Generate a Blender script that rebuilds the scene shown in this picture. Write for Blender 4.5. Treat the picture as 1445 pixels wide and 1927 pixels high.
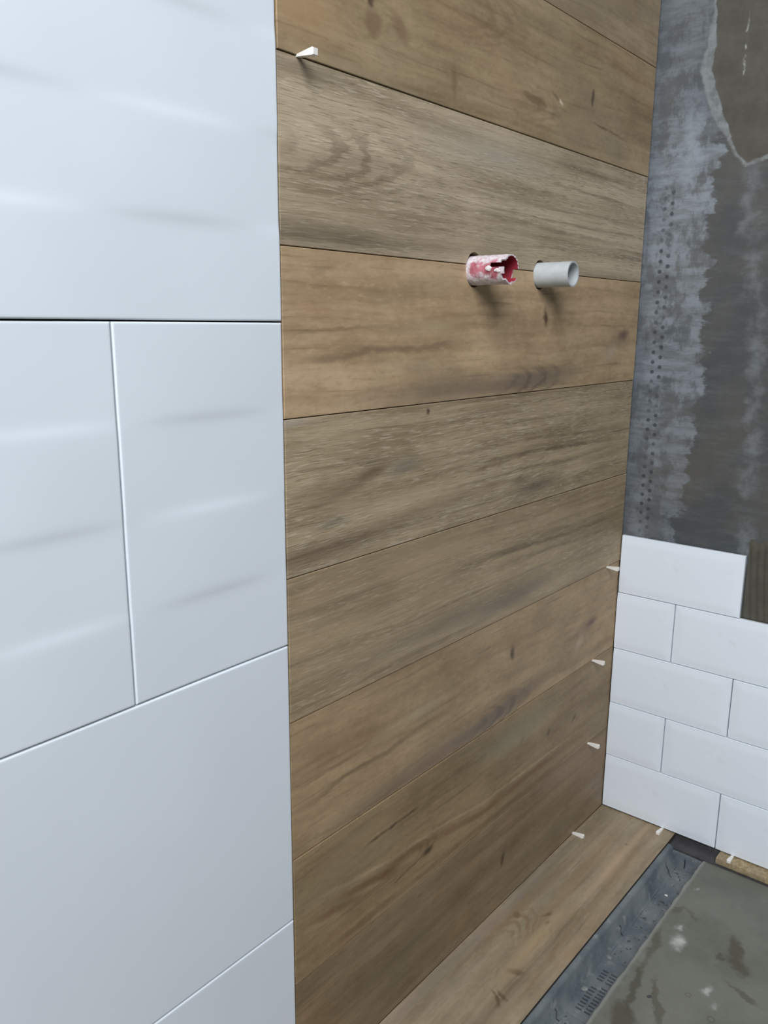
import bpy, bmesh, math, random
from mathutils import Matrix, Vector, noise as mnoise

# ------------------------------------------------------------------ clear
for o in list(bpy.data.objects):
    bpy.data.objects.remove(o, do_unlink=True)
SC = bpy.context.scene
C = SC.collection
# world axes: X runs along the wood-look wall and ends in the room corner (X = 0), Y < 0 is into the room, Z is up

# ------------------------------------------------------------------ camera
cam = bpy.data.cameras.new('camera')
cam.sensor_fit = 'HORIZONTAL'; cam.sensor_width = 36.0
cam.lens = 1548.47 / 1445 * 36.0
cam.clip_start = 0.01
camo = bpy.data.objects.new('camera', cam); C.objects.link(camo)
RR = ((0.63983246, -0.76848542, 0.00667702), (-0.16704632, -0.14755091, -0.97484576), (0.75013995, 0.62262259, -0.22278053))
cm = Matrix.Identity(4)
for i in range(3):
    cm[i][0] = RR[0][i]; cm[i][1] = -RR[1][i]; cm[i][2] = -RR[2][i]
cm.translation = (-1.29682862, -0.55399625, 0.85517704)
camo.matrix_world = cm
SC.camera = camo

# ------------------------------------------------------------------ light
w = bpy.data.worlds.new('room_ambient'); SC.world = w; w.use_nodes = True
bg = w.node_tree.nodes['Background']
bg.inputs[0].default_value = (0.82, 0.92, 1.04, 1); bg.inputs[1].default_value = 0.175
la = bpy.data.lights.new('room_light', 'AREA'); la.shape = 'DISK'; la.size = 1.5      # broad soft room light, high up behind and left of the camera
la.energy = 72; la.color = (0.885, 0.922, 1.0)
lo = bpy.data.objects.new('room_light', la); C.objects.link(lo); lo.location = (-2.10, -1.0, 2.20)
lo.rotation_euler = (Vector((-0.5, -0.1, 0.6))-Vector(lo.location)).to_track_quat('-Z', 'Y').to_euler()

vs_ = SC.view_settings
vs_.view_transform = 'Standard'; vs_.look = 'None'; vs_.gamma = 1.0; vs_.use_curve_mapping = False
vs_.exposure = 0.0

# ------------------------------------------------------------------ node helpers
def s2l(c):
    f = lambda x: x/12.92 if x <= 0.04045 else ((x+0.055)/1.055)**2.4
    return (f(c[0]/255), f(c[1]/255), f(c[2]/255), 1.0)

class NT:
    def __init__(s, name):
        s.m = bpy.data.materials.new(name); s.m.use_nodes = True
        s.t = s.m.node_tree; s.n = s.t.nodes; s.l = s.t.links
        s.b = s.n['Principled BSDF']
        s.tc = s.n.new('ShaderNodeTexCoord'); s.P = s.tc.outputs['Object']
    def put(s, sock, v):
        if isinstance(v, bpy.types.NodeSocket): s.l.new(v, sock)
        else: sock.default_value = v
    def math(s, op, a, b=None, c=None, clamp=False):
        n = s.n.new('ShaderNodeMath'); n.operation = op; n.use_clamp = clamp
        s.put(n.inputs[0], a)
        if b is not None: s.put(n.inputs[1], b)
        if c is not None: s.put(n.inputs[2], c)
        return n.outputs[0]
    def vmath(s, op, a, b=None):
        n = s.n.new('ShaderNodeVectorMath'); n.operation = op
        s.put(n.inputs[0], a)
        if b is not None: s.put(n.inputs[1], b)
        return n.outputs['Value'] if op in ('LENGTH', 'DOT_PRODUCT') else n.outputs[0]
    def sep(s, v):
        n = s.n.new('ShaderNodeSeparateXYZ'); s.l.new(v, n.inputs[0]); return n.outputs
    def comb(s, x, y, z):
        n = s.n.new('ShaderNodeCombineXYZ')
        for i, q in enumerate((x, y, z)): s.put(n.inputs[i], q)
        return n.outputs[0]
    def noise(s, v, scale=1.0, detail=3, rough=0.5, dist=0.0, color=False):
        n = s.n.new('ShaderNodeTexNoise'); s.put(n.inputs['Vector'], v)
        n.inputs['Scale'].default_value = scale; n.inputs['Detail'].default_value = detail
        n.inputs['Roughness'].default_value = rough; n.inputs['Distortion'].default_value = dist
        return n.outputs[1 if color else 0]
    def ramp(s, v, a, b, lo=0.0, hi=1.0, smooth=True):
        n = s.n.new('ShaderNodeMapRange'); n.interpolation_type = 'SMOOTHSTEP' if smooth else 'LINEAR'
        n.clamp = True
        s.put(n.inputs[0], v)
        for i, q in enumerate((a, b, lo, hi)): n.inputs[i+1].default_value = q
        return n.outputs[0]
    def mix(s, f, a, b):
        n = s.n.new('ShaderNodeMix'); n.data_type = 'RGBA'; n.clamp_factor = True
        s.put(n.inputs[0], f); s.put(n.inputs[6], a); s.put(n.inputs[7], b)
        return n.outputs[2]
    def curve(s, v, pts, x0, x1, y1):
        """pts (x, y) -> piecewise curve of a value; y runs 0..y1"""
        f = s.ramp(v, x0, x1, smooth=False)
        n = s.n.new('ShaderNodeFloatCurve'); s.l.new(f, n.inputs['Value'])
        cv = n.mapping.curves[0]
        q = [((x-x0)/(x1-x0), y/y1) for x, y in sorted(pts)]
        if q[0][0] > 0.001: q.insert(0, (0.0, q[0][1]))
        if q[-1][0] < 0.999: q.append((1.0, q[-1][1]))
        cv.points[0].location = q[0]; cv.points[1].location = q[-1]
        for e in q[1:-1]: cv.points.new(*e)
        for pnt in cv.points: pnt.handle_type = 'VECTOR'
        n.mapping.update()
        return s.math('MULTIPLY', n.outputs[0], y1)
    def blob(s, v, cu, cv, ru, rv, ang=0.0, soft=0.6):
        n = s.n.new('ShaderNodeMapping'); n.vector_type = 'TEXTURE'
        s.l.new(v, n.inputs[0])
        n.inputs[1].default_value = (cu, cv, 0); n.inputs[2].default_value = (0, 0, math.radians(ang)); n.inputs[3].default_value = (ru, rv, 1)
        d = s.vmath('LENGTH', n.outputs[0])
        return s.ramp(d, 1.0-soft, 1.0+soft*0.4, 1.0, 0.0), d
    def bump(s, h, strength, dist):
        n = s.n.new('ShaderNodeBump'); n.inputs['Strength'].default_value = strength; n.inputs['Distance'].default_value = dist
        s.l.new(h, n.inputs['Height']); s.l.new(n.outputs[0], s.b.inputs['Normal'])
    def out(s, col, rough=0.5, spec=0.5, coat=0.0):
        s.put(s.b.inputs['Base Color'], col); s.put(s.b.inputs['Roughness'], rough)
        s.b.inputs['Specular IOR Level'].default_value = spec
        s.b.inputs['Coat Weight'].default_value = coat
        return s.m

def plain(name, rgb, rough=0.5, var=0.06, scale=40, spec=0.4, bump=0.0, bd=0.001):
    t = NT(name)
    f = t.noise(t.P, scale, 4, 0.6)
    a = s2l(rgb); lo_ = tuple(x*(1-var) for x in a[:3])+(1,); hi_ = tuple(min(1, x*(1+var)) for x in a[:3])+(1,)
    c = t.mix(t.ramp(f, 0.3, 0.7), lo_, hi_)
    if bump: t.bump(f, bump, bd)
    return t.out(c, rough, spec)

# ------------------------------------------------------------------ wood-look porcelain
def lift(c): return tuple(min(255, x*1.16+2) for x in c)
def wood(name, style, seed, feats=(), tint=(1, 1, 1)):
    t = NT(name)
    st = {'smooth': ((128, 107, 82), (186, 163, 134), (134, 111, 84)),
          'brushed': ((118, 103, 82), (170, 155, 131), (126, 109, 88)),
          'half':   ((122, 106, 83), (170, 151, 124), (126, 110, 87)),
          'aged':   ((118, 98, 72), (174, 152, 121), (127, 106, 80)),
          'floor':  ((132, 112, 86), (190, 168, 137), (142, 119, 90))}[style]
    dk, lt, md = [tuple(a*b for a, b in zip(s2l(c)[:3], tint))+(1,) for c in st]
    x, y, z = t.sep(t.P)
    # flowing grain: bend v by slow noise
    slow = t.noise(t.comb(t.math('MULTIPLY', x, 4.0), t.math('MULTIPLY', y, 11.0), seed), 1.0, 2)
    yy = t.math('ADD', y, t.math('MULTIPLY', t.math('SUBTRACT', slow, 0.5), 0.011 if style in ('brushed', 'half') else 0.024))
    def g(fu, fv, detail, k, rough=0.55):
        return t.noise(t.comb(t.math('MULTIPLY', x, fu), t.math('MULTIPLY', yy, fv), seed*1.7+k), 1.0, detail, rough)
    s1 = g(2.2, 38, 4, 0.3); s2 = g(7, 170, 4, 5.1); s3 = g(45, 900, 2, 9.7)
    mot = t.noise(t.comb(t.math('MULTIPLY', x, 9), t.math('MULTIPLY', y, 17), seed*2.3), 1.0, 4, 0.6)
    mot2 = t.noise(t.comb(t.math('MULTIPLY', x, 26), t.math('MULTIPLY', y, 60), seed*3.1), 1.0, 4, 0.6)
    if style in ('brushed', 'half'):
        k = 1.0 if style == 'brushed' else 0.55
        v = t.math('ADD', t.math('MULTIPLY', s1, 0.75), t.math('MULTIPLY', s2, 0.35))
        v = t.math('ADD', v, t.math('MULTIPLY', mot, 0.35))
        c = t.mix(t.ramp(v, 0.42, 1.02), dk, lt)
        bnd = g(1.6, 75, 5, 31.7, 0.65)
        c = t.mix(t.ramp(bnd, 0.47, 0.30, 0, 0.55), c, s2l((104, 88, 68)))
        c = t.mix(t.ramp(bnd, 0.54, 0.70, 0, 0.35), c, lt)
        d = g(48, 560, 2, 13.3, 0.5); d2 = g(40, 520, 2, 17.9, 0.5); d3 = g(16, 420, 2, 23.1, 0.5)
        env = t.ramp(t.noise(t.comb(t.math('MULTIPLY', x, 7), t.math('MULTIPLY', yy, 30), seed*4.4), 1.0, 3), 0.34, 0.58, 0.40, 1.0)
        lm = t.math('MULTIPLY', t.ramp(d, 0.55, 0.66), env)
        dm = t.math('MULTIPLY', t.ramp(d2, 0.45, 0.33), env)
        lm2 = t.ramp(d3, 0.58, 0.68)
        c = t.mix(t.math('MULTIPLY', lm, 0.55*k), c, s2l((206, 190, 164)))
        c = t.mix(t.math('MULTIPLY', lm2, 0.35*k), c, s2l((194, 178, 152)))
        c = t.mix(t.math('MULTIPLY', dm, 0.30*k), c, s2l((98, 82, 62)))
        hgt = t.math('SUBTRACT', t.math('ADD', t.math('MULTIPLY', lm, 0.7), s2), dm)
        bs = 0.32*k
    else:
        v = t.math('ADD', t.math('MULTIPLY', s1, 0.55), t.math('MULTIPLY', mot, 0.5))
        v = t.math('ADD', v, t.math('MULTIPLY', s2, 0.22))
        v = t.math('ADD', v, t.math('MULTIPLY', mot2, 0.16))
        c = t.mix(t.ramp(v, 0.40, 1.06), dk, lt)
        mot3 = t.noise(t.comb(t.math('MULTIPLY', x, 75), t.math('MULTIPLY', yy, 190), seed*3.9), 1.0, 5, 0.68)
        c = t.mix(t.ramp(mot3, 0.52, 0.70, 0, 0.30), c, lt)
        c = t.mix(t.ramp(mot3, 0.48, 0.32, 0, 0.34), c, dk)
        fd = t.ramp(s2, 0.40, 0.30)
        c = t.mix(t.math('MULTIPLY', fd, 0.30), c, s2l((106, 87, 64)))
        # warm / green-grey drift of the print
        drift = t.noise(t.comb(t.math('MULTIPLY', x, 5), t.math('MULTIPLY', y, 14), seed*5.2+2), 1.0, 3)
        c = t.mix(t.ramp(drift, 0.52, 0.70, 0, 0.35), c, s2l((136, 126, 102)))
        c = t.mix(t.ramp(drift, 0.46, 0.30, 0, 0.30), c, s2l((166, 132, 98)))
        hgt = t.math('ADD', s2, t.math('MULTIPLY', mot2, 0.4)); bs = 0.12
    c = t.mix(t.math('MULTIPLY', t.math('ABSOLUTE', t.math('SUBTRACT', s3, 0.5)), 0.5), c, dk)
    # drawn features of the print
    nz = t.noise(t.comb(t.math('MULTIPLY', x, 60), t.math('MULTIPLY', y, 120), seed), 1.0, 3, 0.6, color=True)
    warp = t.vmath('ADD', t.P, t.vmath('MULTIPLY', t.vmath('SUBTRACT', nz, (0.5, 0.5, 0.5)), (0.010, 0.007, 0.0)))
    for f in feats:
        if f[0] == 'blob':
            _, cu, cv, ru, rv, ang, col, k, soft = f
            m, _d = t.blob(warp, cu, cv, ru, rv, ang, soft)
            c = t.mix(t.math('MULTIPLY', m, k), c, s2l(lift(col)))
        elif f[0] == 'line':
            _, pts, wd, col, k = f
            u0, u1 = pts[0][0], pts[-1][0]
            cy = t.curve(x, pts, u0, u1, 0.2)
            wx, wy, wz = t.sep(warp)
            dd = t.math('ABSOLUTE', t.math('SUBTRACT', wy, cy))
            m = t.ramp(dd, wd*0.15, wd, 1.0, 0.0)
            ln = u1-u0
            e = t.math('MULTIPLY', t.ramp(x, u0-0.01, u0+ln*0.15), t.ramp(x, u1-ln*0.3, u1, 1.0, 0.0))
            brk = t.ramp(mot2, 0.35, 0.6, 0.45, 1.0)
            c = t.mix(t.math('MULTIPLY', t.math('MULTIPLY', m, t.math('MULTIPLY', e, brk)), k), c, s2l(lift(col)))
        elif f[0] == 'rings':
            _, cu, cv, ru, rv, ang, freq, col, k = f
            m, d = t.blob(warp, cu, cv, ru, rv, ang, 0.9)
            wx, wy, wz = t.sep(warp)
            du = t.math('DIVIDE', t.math('SUBTRACT', wx, cu), ru); dv = t.math('DIVIDE', t.math('SUBTRACT', wy, cv+rv*0.25), rv)
            ph = t.math('ADD', du, t.math('MULTIPLY', t.math('MULTIPLY', dv, dv), 0.9))     # nested cathedral arcs
            ph = t.math('ADD', ph, t.math('ADD', t.math('MULTIPLY', mot2, 0.55), t.math('MULTIPLY', mot, 0.9)))
            sw = t.math('SINE', t.math('MULTIPLY', ph, freq*0.55))
            c = t.mix(t.math('MULTIPLY', t.math('MULTIPLY', m, t.ramp(sw, -0.3, 0.9)), k), c, s2l(lift(col)))
    t.bump(hgt, bs, 0.0008)
    return t.out(c, t.ramp(s2, 0.3, 0.7, 0.46, 0.62), 0.32)

# ------------------------------------------------------------------ mesh helpers
WALL_BACK = Matrix(((1, 0, 0, 0), (0, 0, -1, 0), (0, 1, 0, 0), (0, 0, 0, 1)))    # u->X, v->Z, out->-Y
WALL_RIGHT = Matrix(((0, 0, -1, 0), (-1, 0, 0, 0), (0, 1, 0, 0), (0, 0, 0, 1)))  # u->-Y, v->Z, out->-X
FLOOR = Matrix.Identity(4)

def link(name, me, mat=None, parent=None, mw=None):
    o = bpy.data.objects.new(name, me); C.objects.link(o)
    if mat is not None and me is not None: me.materials.append(mat)
    if mw is not None: o.matrix_world = mw
    if parent is not None:
        o.parent = parent
        o.matrix_parent_inverse = parent.matrix_basis.inverted()
    return o

def tag(o, label=None, cat=None, group=None, kind=None):
    if label: o['label'] = label
    if cat: o['category'] = cat
    if group: o['group'] = group
    if kind: o['kind'] = kind
    return o

def finish(bm, name, smooth=35):
    bmesh.ops.recalc_face_normals(bm, faces=bm.faces)
    me = bpy.data.meshes.new(name); bm.to_mesh(me); bm.free()
    if smooth:
        for p in me.polygons: p.use_smooth = True
        me.set_sharp_from_angle(angle=math.radians(smooth))
    return me

def box(bm, x0, x1, y0, y1, z0, z1):
    v = [bm.verts.new((x, y, z)) for x in (x0, x1) for y in (y0, y1) for z in (z0, z1)]
    for f in ((0, 1, 3, 2), (4, 6, 7, 5), (0, 4, 5, 1), (2, 3, 7, 6), (0, 2, 6, 4), (1, 5, 7, 3)):
        bm.faces.new([v[i] for i in f])

def bevel_box(x0, x1, y0, y1, z0, z1, r=0.001, seg=2):
    bm = bmesh.new(); box(bm, x0, x1, y0, y1, z0, z1)
    bmesh.ops.bevel(bm, geom=list(bm.edges), offset=r, segments=seg, affect='EDGES', profile=0.6)
    return bm

def edge_cuts(a, b, r, inner):
    pre = [0, r*0.12, r*0.35, r*0.65, r, r*1.8]
    s = [a+p for p in pre] + [b-p for p in pre] + [q for q in inner if a+2*r < q < b-2*r]
    return sorted(s)

def slab(W, H, h, back, r, ui=(), vi=(), name='slab', smooth=40):
    """a tile: front surface out = h(u, v) with rounded rim, sides down to 'back'. Local u 0..W, v 0..H."""
    us = edge_cuts(0, W, r, ui); vv = edge_cuts(0, H, r, vi)
    bm = bmesh.new(); g = []
    def rim(d):
        d = max(0.0, min(r, d)); return r - math.sqrt(max(0.0, r*r-(r-d)**2))
    for v in vv:
        row = []
        for u in us:
            q = h(u, v) - max(rim(min(u, W-u)), rim(min(v, H-v)))
            row.append(bm.verts.new((u, v, q)))
        g.append(row)
    for j in range(len(vv)-1):
        for i in range(len(us)-1):
            bm.faces.new((g[j][i], g[j][i+1], g[j+1][i+1], g[j+1][i]))
    loop = [g[0][i] for i in range(len(us))] + [g[j][-1] for j in range(1, len(vv))] + [g[-1][i] for i in range(len(us)-2, -1, -1)] + [g[j][0] for j in range(len(vv)-2, 0, -1)]
    bk = [bm.verts.new((p.co.x, p.co.y, back)) for p in loop]
    n = len(loop)
    for i in range(n):
        bm.faces.new((loop[i], bk[i], bk[(i+1) % n], loop[(i+1) % n]))
    bm.faces.new(bk)
    return finish(bm, name, smooth)

def lin(a, b, n): return [a+(b-a)*i/(n-1) for i in range(n)]

# ------------------------------------------------------------------ plain materials
M_substrate = plain('dark_mortar_bed', (70, 67, 66), 0.9, 0.15, 60)
M_black = plain('black_gap', (22, 22, 24), 0.9, 0.1)
def white_mat(name, rgb, rough, spec, dirt):
    t = NT(name)
    f = t.noise(t.P, 7, 3)
    d = t.noise(t.P, 24, 5, 0.65)
    a = s2l(rgb)
    c = t.mix(t.ramp(f, 0.3, 0.7), tuple(x*0.975 for x in a[:3])+(1,), a)
    c = t.mix(t.ramp(d, 0.56, 0.8, 0, dirt), c, s2l((190, 190, 182)))
    return t.out(c, rough, spec)
M_white = white_mat('matt_white_ceramic', (230, 236, 239), 0.42, 0.4, 0.03)
M_metro = white_mat('satin_white_metro_glaze', (236, 243, 248), 0.30, 0.5, 0.22)

# membrane wall -----------------------------------------------------
def membrane():
    t = NT('grey_waterproofing_membrane')
    x, y, z = t.sep(t.P)
    Y = t.math('MULTIPLY', y, -1.0)
    def nz(fy, fz, k, d=4, r=0.6): return t.noise(t.comb(t.math('MULTIPLY', Y, fy), t.math('MULTIPLY', z, fz), k), 1.0, d, r)
    jag = t.math('SUBTRACT', nz(22, 45, 1.0, 5, 0.65), 0.5)
    jag2 = t.math('SUBTRACT', nz(9, 12, 4.0, 3), 0.5)
    Yj = t.math('ADD', Y, t.math('ADD', t.math('MULTIPLY', jag, 0.075), t.math('MULTIPLY', jag2, 0.05)))
    brush = nz(14, 60, 2.0, 5, 0.72)
    tone = nz(10, 7, 6.0, 4, 0.6)
    fine = nz(240, 240, 7.0, 3)
    dark = t.mix(t.ramp(tone, 0.35, 0.65), s2l((72, 76, 77)), s2l((87, 85, 79)))
    dark = t.mix(t.ramp(brush, 0.45, 0.75, 0, 0.4), dark, s2l((108, 112, 114)))
    # light strip of thin membrane beside the corner
    b1 = t.curve(z, [(0.40, .088), (0.52, .088), (0.617, .098), (0.70, .106), (0.866, .108), (0.983, .096), (1.075, .098), (1.14, .110), (1.22, .092), (1.31, .088)], 0.4, 1.4, 0.3)
    m1 = t.ramp(t.math('SUBTRACT', b1, Yj), -0.002, 0.005)
    pat = nz(30, 17, 41.0, 5, 0.7)
    lightk = t.math('MULTIPLY', m1, t.math('MULTIPLY', t.ramp(brush, 0.30, 0.62, 0.35, 1.0), t.ramp(pat, 0.42, 0.54, 0.35, 1.0)))
    amt = t.curve(z, [(0.45, .35), (0.6, .5), (0.75, .7), (0.95, .8), (1.08, .95), (1.13, .8), (1.18, .5), (1.4, .4)], 0.4, 1.4, 1.0)
    lightk = t.math('MULTIPLY', lightk, amt)
    c = t.mix(lightk, dark, s2l((140, 147, 152)))
    patch, _ = t.blob(t.comb(Yj, z, 0.0), 0.062, 1.115, 0.020, 0.055, 0, 0.7)
    c = t.mix(t.math('MULTIPLY', patch, 0.55), c, s2l((152, 160, 166)))
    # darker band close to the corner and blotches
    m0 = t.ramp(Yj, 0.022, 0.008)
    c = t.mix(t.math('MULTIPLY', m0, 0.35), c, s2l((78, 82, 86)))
    bl = nz(38, 26, 11.0, 4, 0.6)
    c = t.mix(t.ramp(bl, 0.60, 0.72, 0, 0.55), c, s2l((80, 82, 84)))
    # pale vertical smear further out
    cs = t.curve(z, [(0.40, .197), (0.546, .195), (0.75, .188), (0.957, .162), (1.074, .152)], 0.4, 1.4, 0.3)
    m2 = t.ramp(t.math('ABSOLUTE', t.math('SUBTRACT', Yj, cs)), 0.0, 0.022, 1.0, 0.0)
    m2 = t.math('MULTIPLY', m2, t.ramp(nz(26, 20, 14.0, 4), 0.36, 0.62))
    m2 = t.math('MULTIPLY', m2, t.ramp(z, 1.06, 1.10, 1.0, 0.0))
    c = t.mix(t.math('MULTIPLY', m2, 0.65), c, s2l((122, 126, 127)))
    # brown-grey bare render in the upper right with a pale torn border
    Yb = t.math('ADD', Y, t.math('MULTIPLY', jag, 0.012))
    b2 = t.curve(z, [(0.4, .150), (1.07, .150), (1.088, .140), (1.099, .127), (1.14, .109), (1.167, .0985), (1.22, .080), (1.254, .0835), (1.31, .0785), (1.4, .078)], 0.4, 1.4, 0.6)
    dd = t.math('SUBTRACT', Yb, b2)
    low = t.math('ADD', 1.0835, t.math('MULTIPLY', t.math('SUBTRACT', Y, 0.139), 0.30))
    db = t.math('ADD', t.math('SUBTRACT', z, low), t.math('MULTIPLY', jag, 0.016))
    m3 = t.math('MULTIPLY', t.ramp(dd, -0.001, 0.002), t.ramp(db, -0.001, 0.002))
    bw = t.curve(z, [(0.4, .004), (1.06, .004), (1.075, .005), (1.12, .006), (1.15, .016), (1.22, .017), (1.27, .010), (1.30, .003), (1.4, .003)], 0.4, 1.4, 0.1)
    m4 = t.math('MULTIPLY', t.ramp(t.math('ADD', dd, bw), -0.002, 0.003), t.ramp(t.math('ADD', db, 0.0055), -0.001, 0.002))
    c = t.mix(t.math('MULTIPLY', m4, t.ramp(nz(60, 45, 47.0, 4, 0.7), 0.35, 0.62, 0.30, 0.80)), c, s2l((142, 146, 143)))
    ren = t.mix(t.ramp(nz(30, 30, 20.0, 5), 0.3, 0.7), s2l((78, 74, 65)), s2l((90, 86, 76)))
    c = t.mix(m3, c, ren)
    scr, _ = t.blob(t.comb(Yb, z, 0.0), 0.1265, 1.235, 0.002, 0.045, 0, 0.8)
    c = t.mix(t.math('MULTIPLY', scr, t.ramp(nz(50, 60, 23, 3), 0.45, 0.6)), c, s2l((160, 160, 152)))
    # perforations of the corner tape, showing through in two staggered columns
    fr = t.math('DIVIDE', z, 0.0155)
    dots = None
    for yc, off in ((0.0265, 0.0), (0.0385, 0.5)):
        fz = t.math('SUBTRACT', t.math('FRACT', t.math('ADD', fr, off)), 0.5)
        dy = t.math('SUBTRACT', Y, yc)
        d2 = t.vmath('LENGTH', t.comb(t.math('MULTIPLY', fz, 0.0155), dy, 0.0))
        m = t.ramp(d2, 0.0020, 0.0042, 1.0, 0.0)
        dots = m if dots is None else t.math('MAXIMUM', dots, m)
    dots = t.math('MULTIPLY', dots, t.math('MULTIPLY', t.ramp(z, 0.48, 0.56), t.ramp(z, 1.03, 1.10, 1.0, 0.0)))
    dots = t.math('MULTIPLY', dots, t.ramp(nz(18, 16, 31.0, 2), 0.36, 0.55, 0.40, 0.85))
    c = t.mix(dots, c, s2l((58, 61, 64)))
    c = t.mix(t.ramp(fine, 0.5, 0.9, 0, 0.25), c, s2l((60, 60, 60)))
    hg = t.math('ADD', t.math('MULTIPLY', brush, 0.6), t.math('SUBTRACT', t.math('MULTIPLY', m4, 0.6), t.math('MULTIPLY', dots, 0.8)))
    t.bump(hg, 0.25, 0.0012)
    return t.out(c, t.ramp(brush, 0.3, 0.7, 0.5, 0.75), 0.35)
M_membrane = membrane()

def screed_mat():
    t = NT('grey_green_cement_screed')
    x, y, z = t.sep(t.P)
    n1 = t.noise(t.P, 9, 5, 0.6); n2 = t.noise(t.P, 45, 5, 0.65); n3 = t.noise(t.P, 320, 3)
    c = t.mix(t.ramp(n1, 0.3, 0.7), s2l((102, 103, 92)), s2l((118, 118, 107)))
    c = t.mix(t.ramp(n2, 0.5, 0.8, 0, 0.4), c, s2l((132, 132, 122)))
    nzc = t.noise(t.P, 38, 4, 0.65, color=True)
    wp = t.vmath('ADD', t.P, t.vmath('MULTIPLY', t.vmath('SUBTRACT', nzc, (0.5, 0.5, 0.5)), (0.035, 0.03, 0)))
    dk = (80, 76, 62)
    for cu, cv, ru, rv, a, k in ((-0.198, -0.302, 0.034, 0.012, 20, .8), (-0.232, -0.312, 0.024, 0.012, 60, .75), (-0.232, -0.288, 0.007, 0.006, 0, .7),
                                 (-0.265, -0.207, 0.042, 0.007, 10, .6), (-0.355, -0.218, 0.06, 0.007, 8, .75), (-0.415, -0.228, 0.03, 0.020, 40, .8), (-0.365, -0.252, 0.055, 0.006, 25, .6),
                                 (-0.172, -0.206, 0.018, 0.006, -20, .5), (-0.165, -0.222, 0.02, 0.004, 60, .35), (-0.275, -0.335, 0.03, 0.005, 70, .6), (-0.50, -0.30, 0.08, 0.03, 30, .7), (-0.7, -0.4, 0.1, 0.05, 10, .6)):
        m, _ = t.blob(wp, cu, cv, ru, rv, a, 0.5)
        c = t.mix(t.math('MULTIPLY', m, k), c, s2l(dk))
    c = t.mix(t.math('MULTIPLY', t.ramp(t.math('ADD', y, t.math('MULTIPLY', n2, 0.004)), -0.1995, -0.1935), 0.62), c, s2l((150, 152, 146)))
    for cu, cv, ru, rv, k in ((-0.240, -0.2325, 0.017, 0.013, .85), (-0.208, -0.224, 0.008, 0.006, .6), (-0.299, -0.2945, 0.012, 0.005, .75), (-0.105, -0.214, 0.006, 0.004, .6), (-0.32, -0.31, 0.008, 0.006, .35)):
        m, _ = t.blob(wp, cu, cv, ru, rv, 0, 0.95)
        c = t.mix(t.math('MULTIPLY', m, t.math('MULTIPLY', t.ramp(n2, 0.3, 0.6, 0.4, 1.0), k)), c, s2l((196, 196, 188)))
    for cu, cv, rr in ((-0.3241, -0.2782, 0.0042), (-0.345, -0.315, 0.005)):
        m, d = t.blob(t.P, cu, cv, rr, rr, 0, 0.1)
        rg = t.ramp(t.math('ABSOLUTE', t.math('SUBTRACT', d, 0.85)), 0.05, 0.3, 1.0, 0.0)
        c = t.mix(t.math('MULTIPLY', rg, 0.55), c, s2l((78, 76, 68)))
    t.bump(t.math('ADD', n2, t.math('MULTIPLY', n3, 0.3)), 0.3, 0.0015)
    return t.out(c, 0.75, 0.3)
M_screed = screed_mat()

def drain_mat():
    t = NT('slate_blue_coated_drain')
    n1 = t.noise(t.P, 16, 5, 0.6); n2 = t.noise(t.P, 70, 5, 0.65); n3 = t.noise(t.P, 6, 2)
    c = t.mix(t.ramp(n1, 0.3, 0.7), s2l((82, 90, 94)), s2l((114, 119, 119)))
    c = t.mix(t.ramp(n2, 0.55, 0.75, 0, 0.7), c, s2l((146, 149, 145)))
    c = t.mix(t.ramp(n2, 0.42, 0.30, 0, 0.5), c, s2l((74, 82, 90)))
    t.bump(t.math('ADD', n1, n2), 0.4, 0.002)
    return t.out(c, 0.5, 0.45)
M_drain = drain_mat()
M_slurry = plain('grey_cement_dust', (122, 126, 124), 0.85, 0.16, 45, 0.3, 0.5, 0.002)
M_crumb = plain('pale_mortar_crumb', (132, 135, 130), 0.9, 0.2, 150, 0.3)
M_dkcrumb = plain('dark_mortar_crumb', (78, 79, 76), 0.9, 0.2, 150, 0.3)
M_memb_floor = plain('charcoal_membrane_strip', (72, 70, 71), 0.8, 0.2, 40, 0.3, 0.4, 0.002)
M_wedge = plain('white_plastic', (238, 232, 222), 0.45, 0.03, 80)
M_lath = None
M_adhesive = plain('grey_brown_tile_adhesive', (84, 80, 70), 0.9, 0.10, 60, 0.3, 0.3, 0.0006)
M_pipe = plain('pale_grey_plastic', (186, 190, 188), 0.55, 0.06, 70, 0.35)
def red_pipe():
    t = NT('red_plastic_smeared_with_plaster')
    a = t.noise(t.P, 95, 5, 0.65); b = t.noise(t.P, 300, 3); s = t.noise(t.P, 50, 2)
    x, y, z = t.sep(t.P)
    c = t.mix(t.ramp(s, 0.35, 0.65), s2l((152, 70, 82)), s2l((200, 126, 136)))
    pl = t.mix(t.ramp(b, 0.3, 0.7), s2l((196, 178, 182)), s2l((224, 216, 214)))
    # plaster stays along the top, the underside and the root of the sleeve
    edge = t.math('ADD', t.math('MULTIPLY', t.math('ABSOLUTE', t.math('SUBTRACT', z, 0.9155)), 26.0), t.math('ADD', t.ramp(y, -0.012, 0.004, 0.0, 0.35), t.ramp(y, -0.040, -0.049, 0.0, 0.35)))
    k = t.math('ADD', a, t.math('SUBTRACT', edge, 0.15))
    c = t.mix(t.ramp(k, 0.44, 0.64), c, pl)
    t.bump(a, 0.6, 0.0015)
    return t.out(c, 0.7, 0.3)
M_red = red_pipe()
M_redin = plain('red_plastic_inside', (156, 44, 58), 0.6, 0.1, 90)
M_plaster = plain('white_plaster', (226, 220, 216), 0.9, 0.06, 120)

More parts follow.
